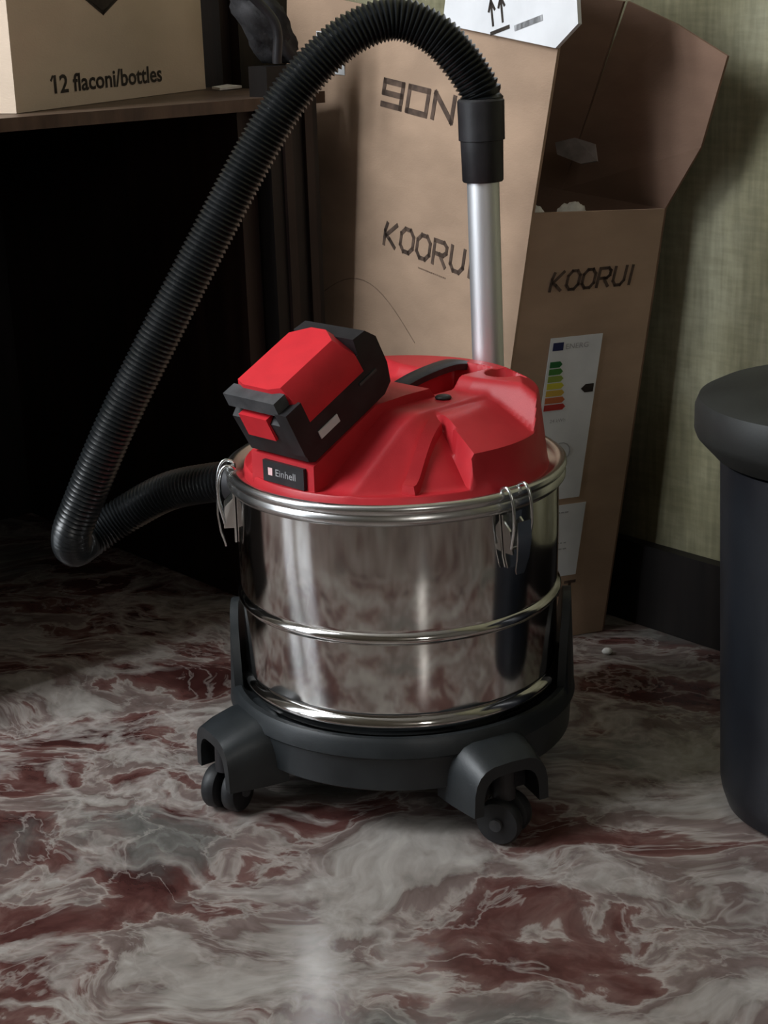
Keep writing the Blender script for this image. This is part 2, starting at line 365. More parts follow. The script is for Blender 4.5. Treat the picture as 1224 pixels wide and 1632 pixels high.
# ------------------------------------------------------------------ desk with open kneehole
DP, DZ = -.426, .640
dk = thing('desk', 'dark wooden desk with an open kneehole and a lighter brown top', 'desk', PQ(-.75, -.1, 0))
DQ1 = .205
link('desk_top', pqbox(-1.06, DP+.004, -.42, DQ1+.02, DZ-.014, DZ, .003), 'wood_top', dk, 30)
link('desk_top', pqbox(-1.06, DP-.0315, DQ1+.0202, .322, DZ-.014, DZ, .002), 'wood_top', dk, 30)
link('side_panel', pqbox(-1.04, DP-.02, DQ1-.028, DQ1-.004, 0.001, DZ-.0145, .002), 'wood', dk, 30)
link('back_panel', pqbox(-1.056, -1.0415, -.40, DQ1-.004, .001, DZ-.0145), 'wood_black_shade', dk)
post = link('post', pqbox(DP-.03, DP+.005, DQ1+.0, DQ1+.073, 0.001, DZ+.035, .004), 'wood_black_shade', dk, 30)
for a in (.018, .05): link('fillet', pqbox(DP+.0052, DP+.0105, DQ1+a, DQ1+a+.012, .05, DZ+.02, .002), 'wood', post, 30)
# drawer pedestal closing the kneehole on the left
ped = link('pedestal', pqbox(-1.04, DP-.03, -.40, -.205, .001, DZ-.0145), 'wood_black_shade', dk)
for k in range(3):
    z0 = .06+k*.185; dr = link('drawer_front', pqbox(DP-.0295, DP-.012, -.39, -.215, z0, z0+.172, .004), 'wood_black_shade', ped, 30)

# tall cabinet in the corner behind the desk
cb = thing('corner_cabinet', 'tall dark brown wooden cabinet in the corner behind the desk end', 'cabinet', PQ(-.86, .38, 0))
link('body', pqbox(-1.07, -.66, .345, W1Q-.02, .001, 1.45, .004), 'wood', cb, 30)
link('cabinet_door', pqbox(-1.05, -.68, .330, .3445, .06, 1.42, .004), 'wood', cb, 30)

# ------------------------------------------------------------------ bottle carton on the desk
CA = Vector((-.383, .292, DZ+.0006)); CBv = Vector((-.216, .690, DZ+.0006))
cx = (CBv-CA).normalized(); cn = Vector((cx.y, -cx.x, 0)); cw = (CBv-CA).length; cdp = .28; chh = .185
ct = thing('bottle_carton', 'plain brown bottle carton printed 12 flaconi/bottles standing on the desk', 'box', (CA+CBv)/2-cn*.15)
bm = bmesh.new(); frame_box(bm, CA, cx, -cn, ZV, 0, cw, 0, cdp, 0, chh); bevel(bm, .006, 3)
body = link('carton_body', bm, 'carton', ct, 40)
link('tape', slab([CA+cx*.2-cn*.0+ZV*(chh+.0004), CA+cx*.25+ZV*(chh+.0004), CA+cx*.25-cn*cdp+ZV*(chh+.0004), CA+cx*.2-cn*cdp+ZV*(chh+.0004)], .0003, ZV), 'sheet', body)
tx = font_bm('12 flaconi/bottles', .0275, CA+cx*.070+ZV*.0165, (cx+ZV*.0).normalized(), ZV, cn, xs=1.30, bold=.0006)
strokes([[(.0035, .0142), (.0068, .0180)]], .0026, CA+cx*.068+ZV*.0165, cx, ZV, cn, bm=tx)
link('carton_lettering', tx, 'ink', ct)
dc = CA+cx*.192+ZV*.140; bm = bmesh.new(); rr = .040; dxs = 2.1
def tri(bm, pts, n, t=.0006):
    a = [bm.verts.new(p+n*.0002) for p in pts]; b = [bm.verts.new(p+n*t) for p in pts]
    bm.faces.new(a[::-1]); bm.faces.new(b)
    for i in range(len(a)): j = (i+1) % len(a); bm.faces.new((a[i], a[j], b[j], b[i]))
for s in (-1, 1):
    tri(bm, [dc+ZV*s*rr, dc+ZV*s*rr*.42+cx*rr*.58*dxs, dc+ZV*s*rr*.42-cx*rr*.58*dxs], cn)
strokes([[(0, -rr), (rr*dxs, 0), (0, rr), (-rr*dxs, 0), (0, -rr)]], .004, dc, cx, ZV, cn, bm=bm)
link('diamond_mark', bm, 'ink', ct)

# paper tucked by the carton
pb = CBv+cx*.004
tag(link('paper_sheet', slab([PQ(-.645, .286, DZ+.004), PQ(-.605, .270, DZ+.004), PQ(-.615, .312, DZ+.0045), PQ(-.655, .318, DZ+.005)], .003, ZV), 'sheet'),
    'small white paper lying on the desk just past the bottle carton', 'paper')

# dark cloth bag on the desk end
def blob(c, rx, ry, rz, ax, seed, amp, fr=14, seg=40, rings=24, sharp=1.):
    bm = bmesh.new(); bmesh.ops.create_uvsphere(bm, u_segments=seg, v_segments=rings, radius=1)
    X, Y, Z = ax
    for v in bm.verts:
        d = v.co.copy(); n = mnoise.noise(Vector((d.x*fr*.1+seed, d.y*fr*.1, d.z*fr*.1)))+.5*mnoise.noise(Vector((d.x*fr*.25, d.y*fr*.25+seed, d.z*fr*.25)))
        k = 1+amp*n
        v.co = Vector(c)+X*d.x*rx*k+Y*d.y*ry*k+Z*d.z*rz*k
    return bm
bc = PQ(-.446, .236, DZ+.0352)
bg = thing('cloth_bag', 'small dark grey cloth bag slumped on the post at the right end of the desk', 'bag', bc)
lean = (ZV*.8-E2*.55).normalized(); sidev = E1; fw = lean.cross(sidev).normalized()
bm = blob(bc+ZV*.044-E2*.01, .030, .025, .060, (sidev, fw, lean), 3.3, .34, 20)
for v in bm.verts: v.co.z = max(v.co.z, DZ+.0375+.002*mnoise.noise(v.co*90))
link('bag_body', bm, 'cloth', bg, 60)
st = catmull([bc+E1*.045+ZV*.004-E2*.03, bc+E1*.05+ZV*.05-E2*.035, bc+E1*.035+ZV*.095-E2*.075, bc+E1*.01+ZV*.115-E2*.075, bc-E1*.02+ZV*.09-E2*.045], .004)
link('strap', sweep(st, .0055, 8), 'black_pl', bg, 60)

# ------------------------------------------------------------------ monitor box, open at the top, sagging to the right
FD = Vector((.574, -.819, 0)); SD = Vector((.819, .574, 0)); BN = -SD       # along the broad face / along the narrow face / broad face normal
C0 = Vector((.098, .279, .0008)); Ct = Vector((.1697, .2474, .5214)); R0 = Vector((.262, .335, .0008)); Rt = Vector((.3223, .2997, .5148))
L0 = Vector((-.165, .672, .0008)); Lt = Vector((-.108, .682, .565)); B0 = Vector((-.118, .713, .0008)); Bt = Vector((-.068, .725, .56))
def onto(p, a, b, c):
    n = (b-a).cross(c-a).normalized(); return p-n*((p-a).dot(n))
Lt = onto(Lt, C0, Ct, L0); Rt = onto(Rt, C0, R0, Ct)
mb = thing('monitor_box', 'tall brown cardboard monitor box with open top flaps leaning by the papered wall', 'box', (C0+B0)/2)
TH = .0035
nF = (L0-C0).cross(Ct-C0).normalized()
if nF.dot(BN) < 0: nF = -nF
nR = (R0-C0).cross(Rt-C0).normalized()
if nR.dot(FD) < 0: nR = -nR
Ftop = Vector((.1963, .2332, .6955)); FtopL = Vector((-.105, .690, .763))
FtopL = onto(FtopL, Ct, Lt, Ftop)
bm = bmesh.new(); ring = [C0, Ct, Ftop, FtopL, Lt, L0]
a = [bm.verts.new(p) for p in ring]; b = [bm.verts.new(p-nF*TH) for p in ring]
bm.faces.new(a); bm.faces.new(b[::-1])
for i in range(6): j = (i+1) % 6; bm.faces.new((a[i], b[i], b[j], a[j]))
fp = link('front_panel', bm, 'card', mb)
nb = (B0-R0).cross(Rt-R0).normalized(); nb = nb if nb.dot(nF) > 0 else -nb
link('back_panel', slab([R0, Rt, Bt, B0], TH, nb), 'card_in_shade', mb)
sp = link('side_panel', slab([C0+nF*-TH, R0, Rt, Ct+nF*-TH], TH, nR), 'card', mb)
nl = -nR
link('end_panel', slab([L0-nF*TH, B0, Bt, Lt-nF*TH], TH, (nF*-.2-FD).normalized()), 'card', mb)
link('bottom_panel', slab([C0-nF*TH+ZV*.004, R0+ZV*.004, B0+ZV*.004, L0-nF*TH+ZV*.004], .003, ZV), 'card_in_shade', mb)
# flap of the back panel, thrown open against the wall
fa, fb, fc = Rt, Vector((.366, .205, .680)), Vector((.280, .315, .736)); fd = Rt+(Bt-Rt)*.26
nfl = Vector((-.7556, -.655, 0))
mid = (fa+fb)/2+Vector((.006, -.004, -.012))
bm = bmesh.new()
ring = [fa, mid, fb, (fb+fc)/2+ZV*.004, fc, (fc+fd)/2, fd]
a = [bm.verts.new(p) for p in ring]; b = [bm.verts.new(p-nfl*TH) for p in ring]
bm.faces.new(a); bm.faces.new(b[::-1])
for i in range(7): j = (i+1) % 7; bm.faces.new((a[i], b[i], b[j], a[j]))
bkf = link('back_flap', bm, 'card_in_shade', mb)
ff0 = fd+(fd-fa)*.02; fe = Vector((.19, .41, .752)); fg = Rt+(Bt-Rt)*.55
link('end_flap', slab([fd, fc+Vector((-.004, .004, .0)), fe, fg], TH, nfl), 'card_in_shade', mb)
# torn inner tab
tc_ = Vector((.229, .335, .574)); bm = bmesh.new()
tri(bm, [tc_+Vector((-.022, .012, .012)), tc_+Vector((-.02, .01, -.001)), tc_+Vector((.004, -.012, -.010)), tc_+Vector((.02, -.026, -.006)), tc_+Vector((.018, -.02, .012)), tc_+Vector((-.002, -.004, .018))], Vector((-.6, -.75, .3)), .003)
link('torn_tab', bm, 'plastic_bag', mb)
# lettering on the broad face: the sagging board tips the lines a little
def on_face(pa, pb):    # unit vectors of a printed line
    return (pb-pa).normalized()
upF = (Ct-C0).normalized()
lineX = (Ct-Lt).normalized()
kO = Vector((.0106, .4765, .4614)); kO = kO-nF*((kO-C0).dot(nF)); kX = (Vector((.104, .3341, .4416))-kO).normalized()
M_ = 'ink_soft'
link('brand_lettering', word('KOORUI', .0270, .93, .0050, kO, kX, (ZV+FD*.05).normalized(), nF, .10, xs=1.36), M_, mb)
flX = (Ftop-FtopL).normalized(); nFl = (FtopL-Ct).cross(Ftop-Ct).normalized(); nFl = nFl if nFl.dot(BN) > 0 else -nFl
nO = Vector((.0136, .496, .6263)); nO = nO-nFl*((nO-Ct).dot(nFl))
link('code_lettering', word('90N', .0275, 1.42, .0068, nO, (Vector((.0913, .3776, .6102))-nO).normalized(), (ZV+FD*.1).normalized(), nFl, .10, xs=1.34), M_, mb)
sm = Vector((.075, .43, .438)); sm = sm-nF*((sm-C0).dot(nF))
link('small_print', strokes([[(k*.004, 0), (k*.004+.002, 0)] for k in range(14)], .0016, sm, kX, ZV, nF), 'ink_faint', mb)
ac = Vector((.0, .52, .36)); ac = ac-nF*((ac-C0).dot(nF))
link('cut_line', strokes([[(-.115+.23*k/16, .05*math.sin(math.pi*k/16)) for k in range(17)]], .0009, ac, (FD+ZV*-.1).normalized(), ZV, nF), 'ink_faint', mb)
# lettering and labels on the narrow face
upR = (Rt-R0).normalized(); sdR = (R0-C0).normalized()
def onR(a, z):  # a = fraction across the narrow face at height z
    t = z/Rt.z; lo = C0.lerp(Ct, z/Ct.z); hi = R0.lerp(Rt, t); return lo.lerp(hi, a)
def labelR(a0, a1, z0, z1, name, m, off=.0008):
    return link(name, slab([onR(a0, z0)+nR*off, onR(a1, z0)+nR*off, onR(a1, z1)+nR*off, onR(a0, z1)+nR*off], .0006, nR), m, mb)
ex = (onR(1, .44)-onR(0, .44)).normalized()
link('brand_lettering', word('KOORUI', .0205, .93, .0033, onR(.21, .4335), ex, upR, nR, .12), M_, mb)
def inR(u, v, z0, z1, a0, a1): return onR(a0+(a1-a0)*u, z0+(z1-z0)*v)
EA = (.27, .66, .183, .379); IA = (.28, .72, .083, .175)
el = labelR(EA[0], EA[1], EA[2], EA[3], 'energy_label', 'paper')
def patch(u0, u1, v0, v1, nm, m, A, parent, point=0, off=.0009):
    P = lambda u, v: inR(u, v, A[2], A[3], A[0], A[1])+nR*off
    bm = bmesh.new(); pts = [P(u0, v0), P(u1, v0)] + ([P(u1+point, (v0+v1)/2)] if point else []) + [P(u1, v1), P(u0, v1)]
    if point < 0: pts = [P(u0, v0), P(u1, v0), P(u1, v1), P(u0, v1), P(u0+point, (v0+v1)/2)]
    tri(bm, pts, nR, .0006); return link(nm, bm, m, parent)
patch(.06, .26, .925, .972, 'flag_patch', 'eu_blue', EA, el)
link('energy_heading', font_bm('ENERG', .0085, inR(.3, .93, EA[2], EA[3], EA[0], EA[1])+nR*.0008, ex, upR, nR, xs=1.1), 'ink_grey', el)
for k, c in enumerate('abcdefg'):
    v1 = .86-k*.043; patch(.05, .24+.028*k, v1-.036, v1, 'rating_bar', 'bar_'+c, EA, el, .05)
patch(.8, .96, .655, .705, 'rating_arrow', 'ink', EA, el, -.08)
link('small_print', font_bm('24 kWh', .006, inR(.2, .49, EA[2], EA[3], EA[0], EA[1])+nR*.0008, ex, upR, nR), 'ink_grey', el)
cc = inR(.5, .3, EA[2], EA[3], EA[0], EA[1]); link('screen_icon', strokes([[(.0115*math.cos(t*.4488), .0115*math.sin(t*.4488)) for t in range(15)]], .0011, cc+nR*.0008, ex, upR, nR), 'ink_grey', el)
il = labelR(IA[0], IA[1], IA[2], IA[3], 'information_label', 'paper')
for k in range(7):
    v = .9-k*.085; bm = bmesh.new(); random.seed(k)
    O_ = inR(.1, v, IA[2], IA[3], IA[0], IA[1])+nR*.0008; strokes([[(j*.0046, 0), (j*.0046+random.uniform(.001, .0034), 0)] for j in range(random.randint(7, 12))], .0016, O_, ex, upR, nR, bm=bm)
    link('text_line', bm, 'ink_grey', il)
bm = bmesh.new()
for j in range(12): strokes([[(j*.002, 0), (j*.002, .011)]], .0006+.0006*(j % 3), inR(.08, .1, IA[2], IA[3], IA[0], IA[1])+nR*.0008, ex, upR, nR, bm=bm)
link('bar_code', bm, 'ink_soft', il)
for z, pts in ((.058, [[(0, 0), (0, .016)], [(0, .016), (.012, .016)], [(.019, 0), (.019, .016)], [(.026, .016), (.038, .016)], [(.032, .016), (.032, 0)]]), (.02, [[(0, 0), (.006, .02), (.012, 0)], [(.02, 0), (.02, .018), (.03, .018), (.03, 0), (.02, 0)]])):
    link('handling_mark', strokes(pts, .0035, onR(.5, z), ex, upR, nR), 'ink_soft', mb)

# white label high on the broad face, mostly behind the hose
wl = Vector((-.0307, .5667, .6575)); wl = wl-nFl*((wl-Ct).dot(nFl)); wx = (FD+ZV*-.05).normalized()
link('white_sticker', slab([wl+nFl*.0008, wl-wx*.06+nFl*.0008, wl-wx*.06+ZV*.05+nFl*.0008, wl+ZV*.05+nFl*.0008], .0006, nFl), 'paper', mb)

# foam scraps peeking out of the box
for nm, c, rx, rz, sd, lb in (('foam_scrap', onR(.34, .512), .016, .012, 1.2, 'larger white foam scrap showing over the narrow face of the monitor box'),
                          ('foam_scrap', onR(.07, .512), .010, .010, 4.7, 'smaller foam scrap at the front corner of the monitor box')):
    cpt = c-nR*.012+ZV*.003
    o = tag(link(nm, blob(cpt, rx, .009, rz, (ex, nR, ZV), sd, .35, 22, 24, 16), 'foam', smooth=60), lb, 'foam', 'packing foam scraps in the monitor box')

# white carton lying on the box, seen by its printed corner
wcN = nFl
k0 = Ftop+nFl*.0075-ZV*.003+flX*.004; xr = -flX       # lower edge, running up to the left
wcY = wcN.cross(xr).normalized()
if wcY.z < 0: wcY = -wcY
wc = thing('cardboard_sheet', 'white printed cardboard sheet with arrows resting on the monitor box top edge', 'cardboard', k0)
bm = bmesh.new()
P = lambda x, y, h: k0+xr*x+wcY*y-wcN*h
poly = [(.0, .0), (.2, .0), (.2, .11), (-.016, .11), (-.020, .06), (-.030, .028)]
def prism(bm, poly, f, h0, h1):
    a = [bm.verts.new(f(x, y, h0)) for x, y in poly]; b = [bm.verts.new(f(x, y, h1)) for x, y in poly]
    bm.faces.new(a[::-1]); bm.faces.new(b)
    for i in range(len(a)): j = (i+1) % len(a); bm.faces.new((a[i], a[j], b[j], b[i]))
    return bm
link('sheet_body', prism(bm, poly, P, 0, .005), 'white_card', wc)
aO = k0+xr*.108+wcY*.010; aX = (-xr*.94+wcY*.35).normalized(); aY = aX.cross(wcN); aY = -aY if aY.z < 0 else aY; aY.normalize()
ar = []
for dx in (0, .017): ar += [[(dx, 0), (dx, .024)], [(dx-.005, .016), (dx, .026)], [(dx+.005, .016), (dx, .026)]]
link('arrow_mark', strokes(ar, .003, aO, aX, aY, wcN), 'ink', wc)
link('arrow_mark', strokes([[(-.004, -.008), (.026, -.008)]], .004, aO, aX, aY, wcN), 'ink', wc)
link('small_print', strokes([[(k*.0036, 0), (k*.0036+.0022, .0)] for k in range(12)], .006, aO+aX*.038+aY*-.012, aX, aY, wcN), 'ink_grey', wc)

# ------------------------------------------------------------------ waste bin
BC = (.415, -.13)
bn = thing('waste_bin', 'round black plastic waste bin with a wide olive grey lid by the wall', 'bin', (*BC, 0))
link('bin_body', lathe([(0, .001), (.085, .001), (.096, .006), (.101, .02), (.103, .03), (.1125, .335), (.1125, .345), (.109, .345), (.1, .03), (0, .02)], 72, BC), 'bin', bn, 40)
link('bin_lid', lathe([(.112, .350), (.118, .349), (.134, .366), (.1365, .372), (.1365, .392), (.133, .401), (.12, .4075), (.06, .414), (0, .415), (0, .41), (.11, .403), (.128, .39), (.112, .356)], 72, BC), 'bin_lid', bn, 35)
hb = bmesh.new(); aa = R(243); ho = Vector((BC[0]+math.cos(aa)*.111, BC[1]+math.sin(aa)*.111, .262)); hx = Vector((-math.sin(aa), math.cos(aa), 0)); hn = Vector((math.cos(aa), math.sin(aa), 0))
frame_box(hb, ho, hx, hn, ZV, -.016, .016, -.004, .006, -.012, .03); bevel(hb, .003, 2)
clp = link('handle_lug', hb, 'bin', bn, 40)
link('rivet', blob(ho+hn*.007+ZV*.012, .004, .003, .004, (hx, hn, ZV), 0, 0, seg=16, rings=8), 'chrome', clp, 60)

# pale crumb on the floor
cr = Vector((.258, .262, .0)); tag(link('crumb', blob(cr+ZV*.0043, .006, .005, .0042, (Vector((1, 0, 0)), Vector((0, 1, 0)), ZV), 2, .12, seg=20, rings=12), 'foam', smooth=60), 'small pale crumb on the marble floor behind the vacuum', 'crumb')

# ------------------------------------------------------------------ the ash vacuum
VX, VY = .013, 0.
VC = Vector((VX, VY, 0))
vac = thing('ash_vacuum', 'stainless steel ash vacuum with a red lid, battery pack and black hose on castors', 'vacuum cleaner', VC)
def polar(a, r, z): return VC+Vector((math.cos(R(a))*r, math.sin(R(a))*r, z))
# drum
def bead(z, h, d, r):
    return [(r+d*math.sin(math.pi*k/8)**.8, z-h/2+h*k/8) for k in range(9)]
RD = .1555
prof = [(0, .098), (.148, .098), (.1525, .1)] + bead(.1105, .015, .0052, .153) + [(RD-.0012, .12), (RD, .124), (RD, .185)] + bead(.1955, .012, .0042, RD) + [(RD+.0008, .205), (RD+.0018, .26), (RD+.0018, .306), (RD, .306), (.15, .3)]
drum = link('steel_drum', lathe(prof, 160, (VX, VY)), 'steel', vac, 50)
# rim band: two stacked rolled edges
rp = [(.150, .304), (.1575, .3035), (.1615, .3045), (.1638, .3075), (.1642, .3105), (.1628, .3135), (.1622, .3145), (.1638, .316), (.165, .319), (.1645, .3225), (.1615, .3245), (.157, .3235), (.1545, .3205), (.147, .3165), (.143, .3165), (.143, .31)]
rim = link('rim_band', lathe(rp, 160, (VX, VY), closed=True), 'rim_steel', vac, 60)

# lid: one moulded surface over the plane (u back, v right)
PHI = R(46); U = Vector((math.sin(PHI), math.cos(PHI), 0)); V = Vector((math.cos(PHI), -math.sin(PHI), 0))
LZ = .3165; TAN = math.tan(R(27))
def smin(a, b, k=.004):
    h = max(k-abs(a-b), 0)/k; return min(a, b)-h*h*k*.25
def smax(a, b, k=.004): return -smin(-a, -b, k)
def sstep(a, b, x):
    t = min(max((x-a)/(b-a), 0), 1); return t*t*(3-2*t)
def lidh(u, v):
    r = math.hypot(u, v); av = abs(v)
    wall = (.1475-r)*8.0                                         # outer drafted wall
    top = .081-.55*max(0, r-.122)-(.02 if False else 0)          # crown of the rear block
    A = smin(.003+(u+.137)*.74, .069, .010)                      # broad sloping front
    A = smin(A, A-(av-.070)*.95, .003)                           # flanks fall away from a ridge
    h = A
    back = smin(top, .068+(u-.050-.25*max(0, av-.05))*1.3, .005)
    h = smax(h, back, .005)
    ledge = smin(.043+(.140-r)*.5, .066, .004)                   # shelf beside the ramp, ending in a steep face
    ledge = smin(ledge, (u+.036+.30*(av-.11))*9, .003)
    if av > .045: h = smax(h, smin(ledge, (av-.05)*4, .004), .003)
    h = smax(h, .010, .004)
    h = smin(h, wall, .005)
    return max(h, 0)
def carve(h, u, v):
    # trench under the carrying handle behind the battery
    t = sstep(.012, .020, u)*(1-sstep(.100, .108, u))*(1-sstep(.021, .027, abs(v-.004)))
    h = h-t*.034
    # finger recess in the rear block
    t = 1-sstep(.55, 1., math.hypot((u-.098)/.022, (v-.056)/.020))
    h = h-t*.024
    return max(h, 0)
bm = bmesh.new(); NA, NR = 288, 120; rings = []
rad = [0]+[.1485*((k/NR)**.9) for k in range(1, NR+1)]
for r in rad:
    if r == 0: rings.append([bm.verts.new(VC+ZV*(LZ+carve(lidh(0, 0), 0, 0)))]); continue
    rg = []
    for k in range(NA):
        a = 2*math.pi*k/NA; u, v = r*math.sin(a), r*math.cos(a)
        rg.append(bm.verts.new(VC+U*u+V*v+ZV*(LZ+carve(lidh(u, v), u, v))))
    rings.append(rg)
for a, b in zip(rings[:-1], rings[1:]):
    for i in range(NA):
        j = (i+1) % NA
        if len(a) == 1: bm.faces.new((a[0], b[i], b[j]))
        else: bm.faces.new((a[i], b[i], b[j], a[j]))
lid = link('red_lid', bm, 'red', vac, 32)
def lidp(u, v, dz=0): return VC+U*u+V*v+ZV*(LZ+lidh(u, v)+dz)
bm = bmesh.new()
prism(bm, [(-.1385, .004), (-.1385, .034), (-.058, .0752), (-.02, .0775), (.012, .0775), (.022, .066), (.022, .004)], lambda u_, z_, v_: VC+U*u_+V*v_+ZV*(LZ+z_), -.050, .036)
bevel(bm, .003, 2); link('battery_mount', bm, 'red', lid, 35)
# raised rib on the flank, knob, handle bar, name plate
bm = bmesh.new(); rs = []
for k in range(11):
    u_, v_ = -.090+.062*k/10, .106-.022*k/10; w_ = .0075-.0020*k/10
    rs.append([bm.verts.new(lidp(u_+a*.35*w_, v_+a*w_, b)) for a, b in ((-1, -.006), (-.7, .0085), (.7, .0085), (1, -.006))])
for a, b in zip(rs[:-1], rs[1:]):
    for i in range(4): bm.faces.new((a[i], a[(i+1) % 4], b[(i+1) % 4], b[i]))
bm.faces.new(rs[0][::-1]); bm.faces.new(rs[-1])
link('flank_rib', bm, 'red', lid, 30)
link('latch_button', blob(lidp(.016, .050, .0015), .008, .008, .003, (U, V, ZV), 0, 0, seg=24, rings=12), 'black_pl', lid, 60)
hz = LZ+.079
bm = bmesh.new(); hp = [VC+U*u+V*-.012+ZV*z for u, z in ((.004, hz-.014), (.02, hz-.008), (.05, hz-.002), (.09, hz+.001), (.118, hz-.004))]
o_ = None
bm = bmesh.new(); rings2 = []
for p in catmull(hp, .006):
    rings2.append([bm.verts.new(p+V*a+ZV*b) for a, b in ((-.010, -.004), (.010, -.004), (.010, .002), (.006, .005), (-.006, .005), (-.010, .002))])
for a, b in zip(rings2[:-1], rings2[1:]):
    for i in range(6): bm.faces.new((a[i], a[(i+1) % 6], b[(i+1) % 6], b[i]))
bm.faces.new(rings2[0][::-1]); bm.faces.new(rings2[-1])
link('carry_handle', bm, 'black_pl', lid, 50)
pl = VC+U*-.1405+ZV*(LZ+.0205)
bm = bmesh.new(); frame_box(bm, pl, V, U, ZV, -.030, .026, -.0016, .006, -.010, .010); bevel(bm, .0015, 2)
np_ = link('name_plate', bm, 'black_pl', lid, 40)
bm = bmesh.new(); frame_box(bm, pl, V, U, ZV, -.0225, -.0165, -.0021, -.0012, -.0035, .0035); link('logo_square', bm, 'pink', np_)
link('plate_lettering', font_bm('Einhell', .0095, pl+V*-.013+ZV*-.003, V, ZV, -U, .0019, 1.15), 'ink_grey', np_)

# battery pack on the ramp
BA = (U*math.cos(R(27))+ZV*math.sin(R(27))).normalized(); BZ = V.cross(BA).normalized(); BZ = BZ if BZ.z > 0 else -BZ
B0_ = VC+U*-.134+V*-.006+ZV*(LZ+.0375)
bat = thing('battery_pack', '', '', B0_); del bat['label']; del bat['category']
bat.parent = vac; bat.location = B0_-VC
bm = bmesh.new()
prof_b = [(-.006, .004), (.0, -.0), (.100, .0), (.112, .006), (.117, .024), (.117, .054), (.108, .0665), (.092, .068), (.090, .052), (.006, .052), (-.008, .044)]
f = lambda x, y, h: B0_+V*h+BA*x+BZ*y
prism(bm, prof_b, f, -.040, .040); bevel(bm, .0055, 3, 30)
link('battery_case', bm, 'black_pl', bat, 35)
bm = bmesh.new()
def ring_(x0, x1, y0, y1, z, ch): return [(x0, y0+ch), (x0+ch*.4, y0), (x1-ch, y0), (x1, y0+ch*1.6), (x1, y1-ch*1.6), (x1-ch, y1), (x0+ch*.4, y1), (x0, y1-ch)]
r0 = [bm.verts.new(B0_+BA*x+V*y+BZ*.036) for x, y in ring_(.004, .100, -.0412, .0412, 0, .012)]
r1 = [bm.verts.new(B0_+BA*x+V*y+BZ*.0545) for x, y in ring_(.004, .099, -.0407, .0407, 0, .012)]
r2 = [bm.verts.new(B0_+BA*x+V*y+BZ*.0745) for x, y in ring_(.004, .092, -.031, .027, 0, .012)]
for a, b in ((r0, r1), (r1, r2)):
    for i in range(8): bm.faces.new((a[i], a[(i+1) % 8], b[(i+1) % 8], b[i]))
bm.faces.new(r0[::-1]); bm.faces.new(r2); bevel(bm, .0025, 2, 12)
link('red_cover', bm, 'red_bat', bat, 40)
bm = bmesh.new(); frame_box(bm, B0_, V, BA, BZ, -.0375, .032, -.0080, .007, .056, .0700); bevel(bm, .004, 3)
link('front_grip', bm, 'grey_rubber', bat, 40)
bm = bmesh.new(); frame_box(bm, B0_, V, BA, BZ, .026, .0418, -.0082, .012, .012, .0585); bevel(bm, .005, 3)
link('corner_bumper', bm, 'black_pl', bat, 40)
bm = bmesh.new(); frame_box(bm, B0_, V, BA, BZ, -.026, .012, -.0100, .0, .026, .050); bevel(bm, .003, 2)
link('release_button', bm, 'red_bat', bat, 40)
bm = bmesh.new(); frame_box(bm, B0_, V, BA, BZ, .0395, .0412, .016, .042, .014, .022); link('side_label', bm, 'paper', bat)
bm = bmesh.new(); frame_box(bm, B0_, V, BA, BZ, .0395, .0410, .078, .102, .026, .0285); link('side_seam', bm, 'grey_rubber', bat)

# latches
def latch(angle):
    a = R(angle); X = Vector((math.cos(a), math.sin(a), 0)); Y = Vector((-math.sin(a), math.cos(a), 0)); O = VC
    lt = thing('latch', '', '', O+X*.16+ZV*.25); del lt['label']; del lt['category']; lt.parent = vac; lt.location = X*.16+ZV*.25
    P = lambda x, y, z: O+X*x+Y*y+ZV*z
    bm = bmesh.new()
    r0, r1 = RD+.0022, RD+.0042
    pts = [(-.012, .302), (.012, .302), (.009, .262), (.006, .250), (-.006, .250), (-.009, .262)]
    prism(bm, pts, lambda y, z, h: P(h, y, z), r0, r1)
    for s in (-1, 1): hexa(bm, [P(r1, s*.009-.001, .266), P(r1+.010, s*.009-.001, .266), P(r1+.010, s*.009+.001, .266), P(r1, s*.009+.001, .266), P(r1, s*.010-.001, .296), P(r1+.008, s*.010-.001, .288), P(r1+.008, s*.010+.001, .288), P(r1, s*.010+.001, .296)])
    link('latch_plate', bm, 'chrome', lt)
    bm = bmesh.new()
    lp = [(.0175, .297), (.0185, .280), (.0165, .262), (.013, .250), (.0125, .246)]
    w = [.0085, .0085, .0075, .006, .0045]
    rr_ = [[bm.verts.new(P(RD+x+dx, s*ww, z)) for dx, s in ((0, -1), (0, 1), (.0016, 1), (.0016, -1))] for (x, z), ww in zip(lp, w)]
    for A_, B_ in zip(rr_[:-1], rr_[1:]):
        for i in range(4): bm.faces.new((A_[i], A_[(i+1) % 4], B_[(i+1) % 4], B_[i]))
    bm.faces.new(rr_[0]); bm.faces.new(rr_[-1][::-1])
    link('lever', bm, 'chrome', lt, 40)
    bm = bmesh.new()
    for s in (-1, 1):
        sweep(catmull([P(RD+.013, s*.0105, .272), P(RD+.0175, s*.0112, .295), P(RD+.016, s*.0112, .317), P(RD+.0105, s*.0112, .3275), P(RD+.0035, s*.0112, .3272), P(RD+.0, s*.0105, .3235)], .003), .0016, 10, bm)
    sweep([P(RD+.0, -.0105, .3237), P(RD+.0, .0105, .3237)], .0016, 10, bm)
    sweep([P(RD+.013, -.0115, .272), P(RD+.013, .0115, .272)], .0016, 10, bm)
    link('wire_bail', bm, 'chrome', lt, 60)
for a in (187, -50, 68): latch(a)

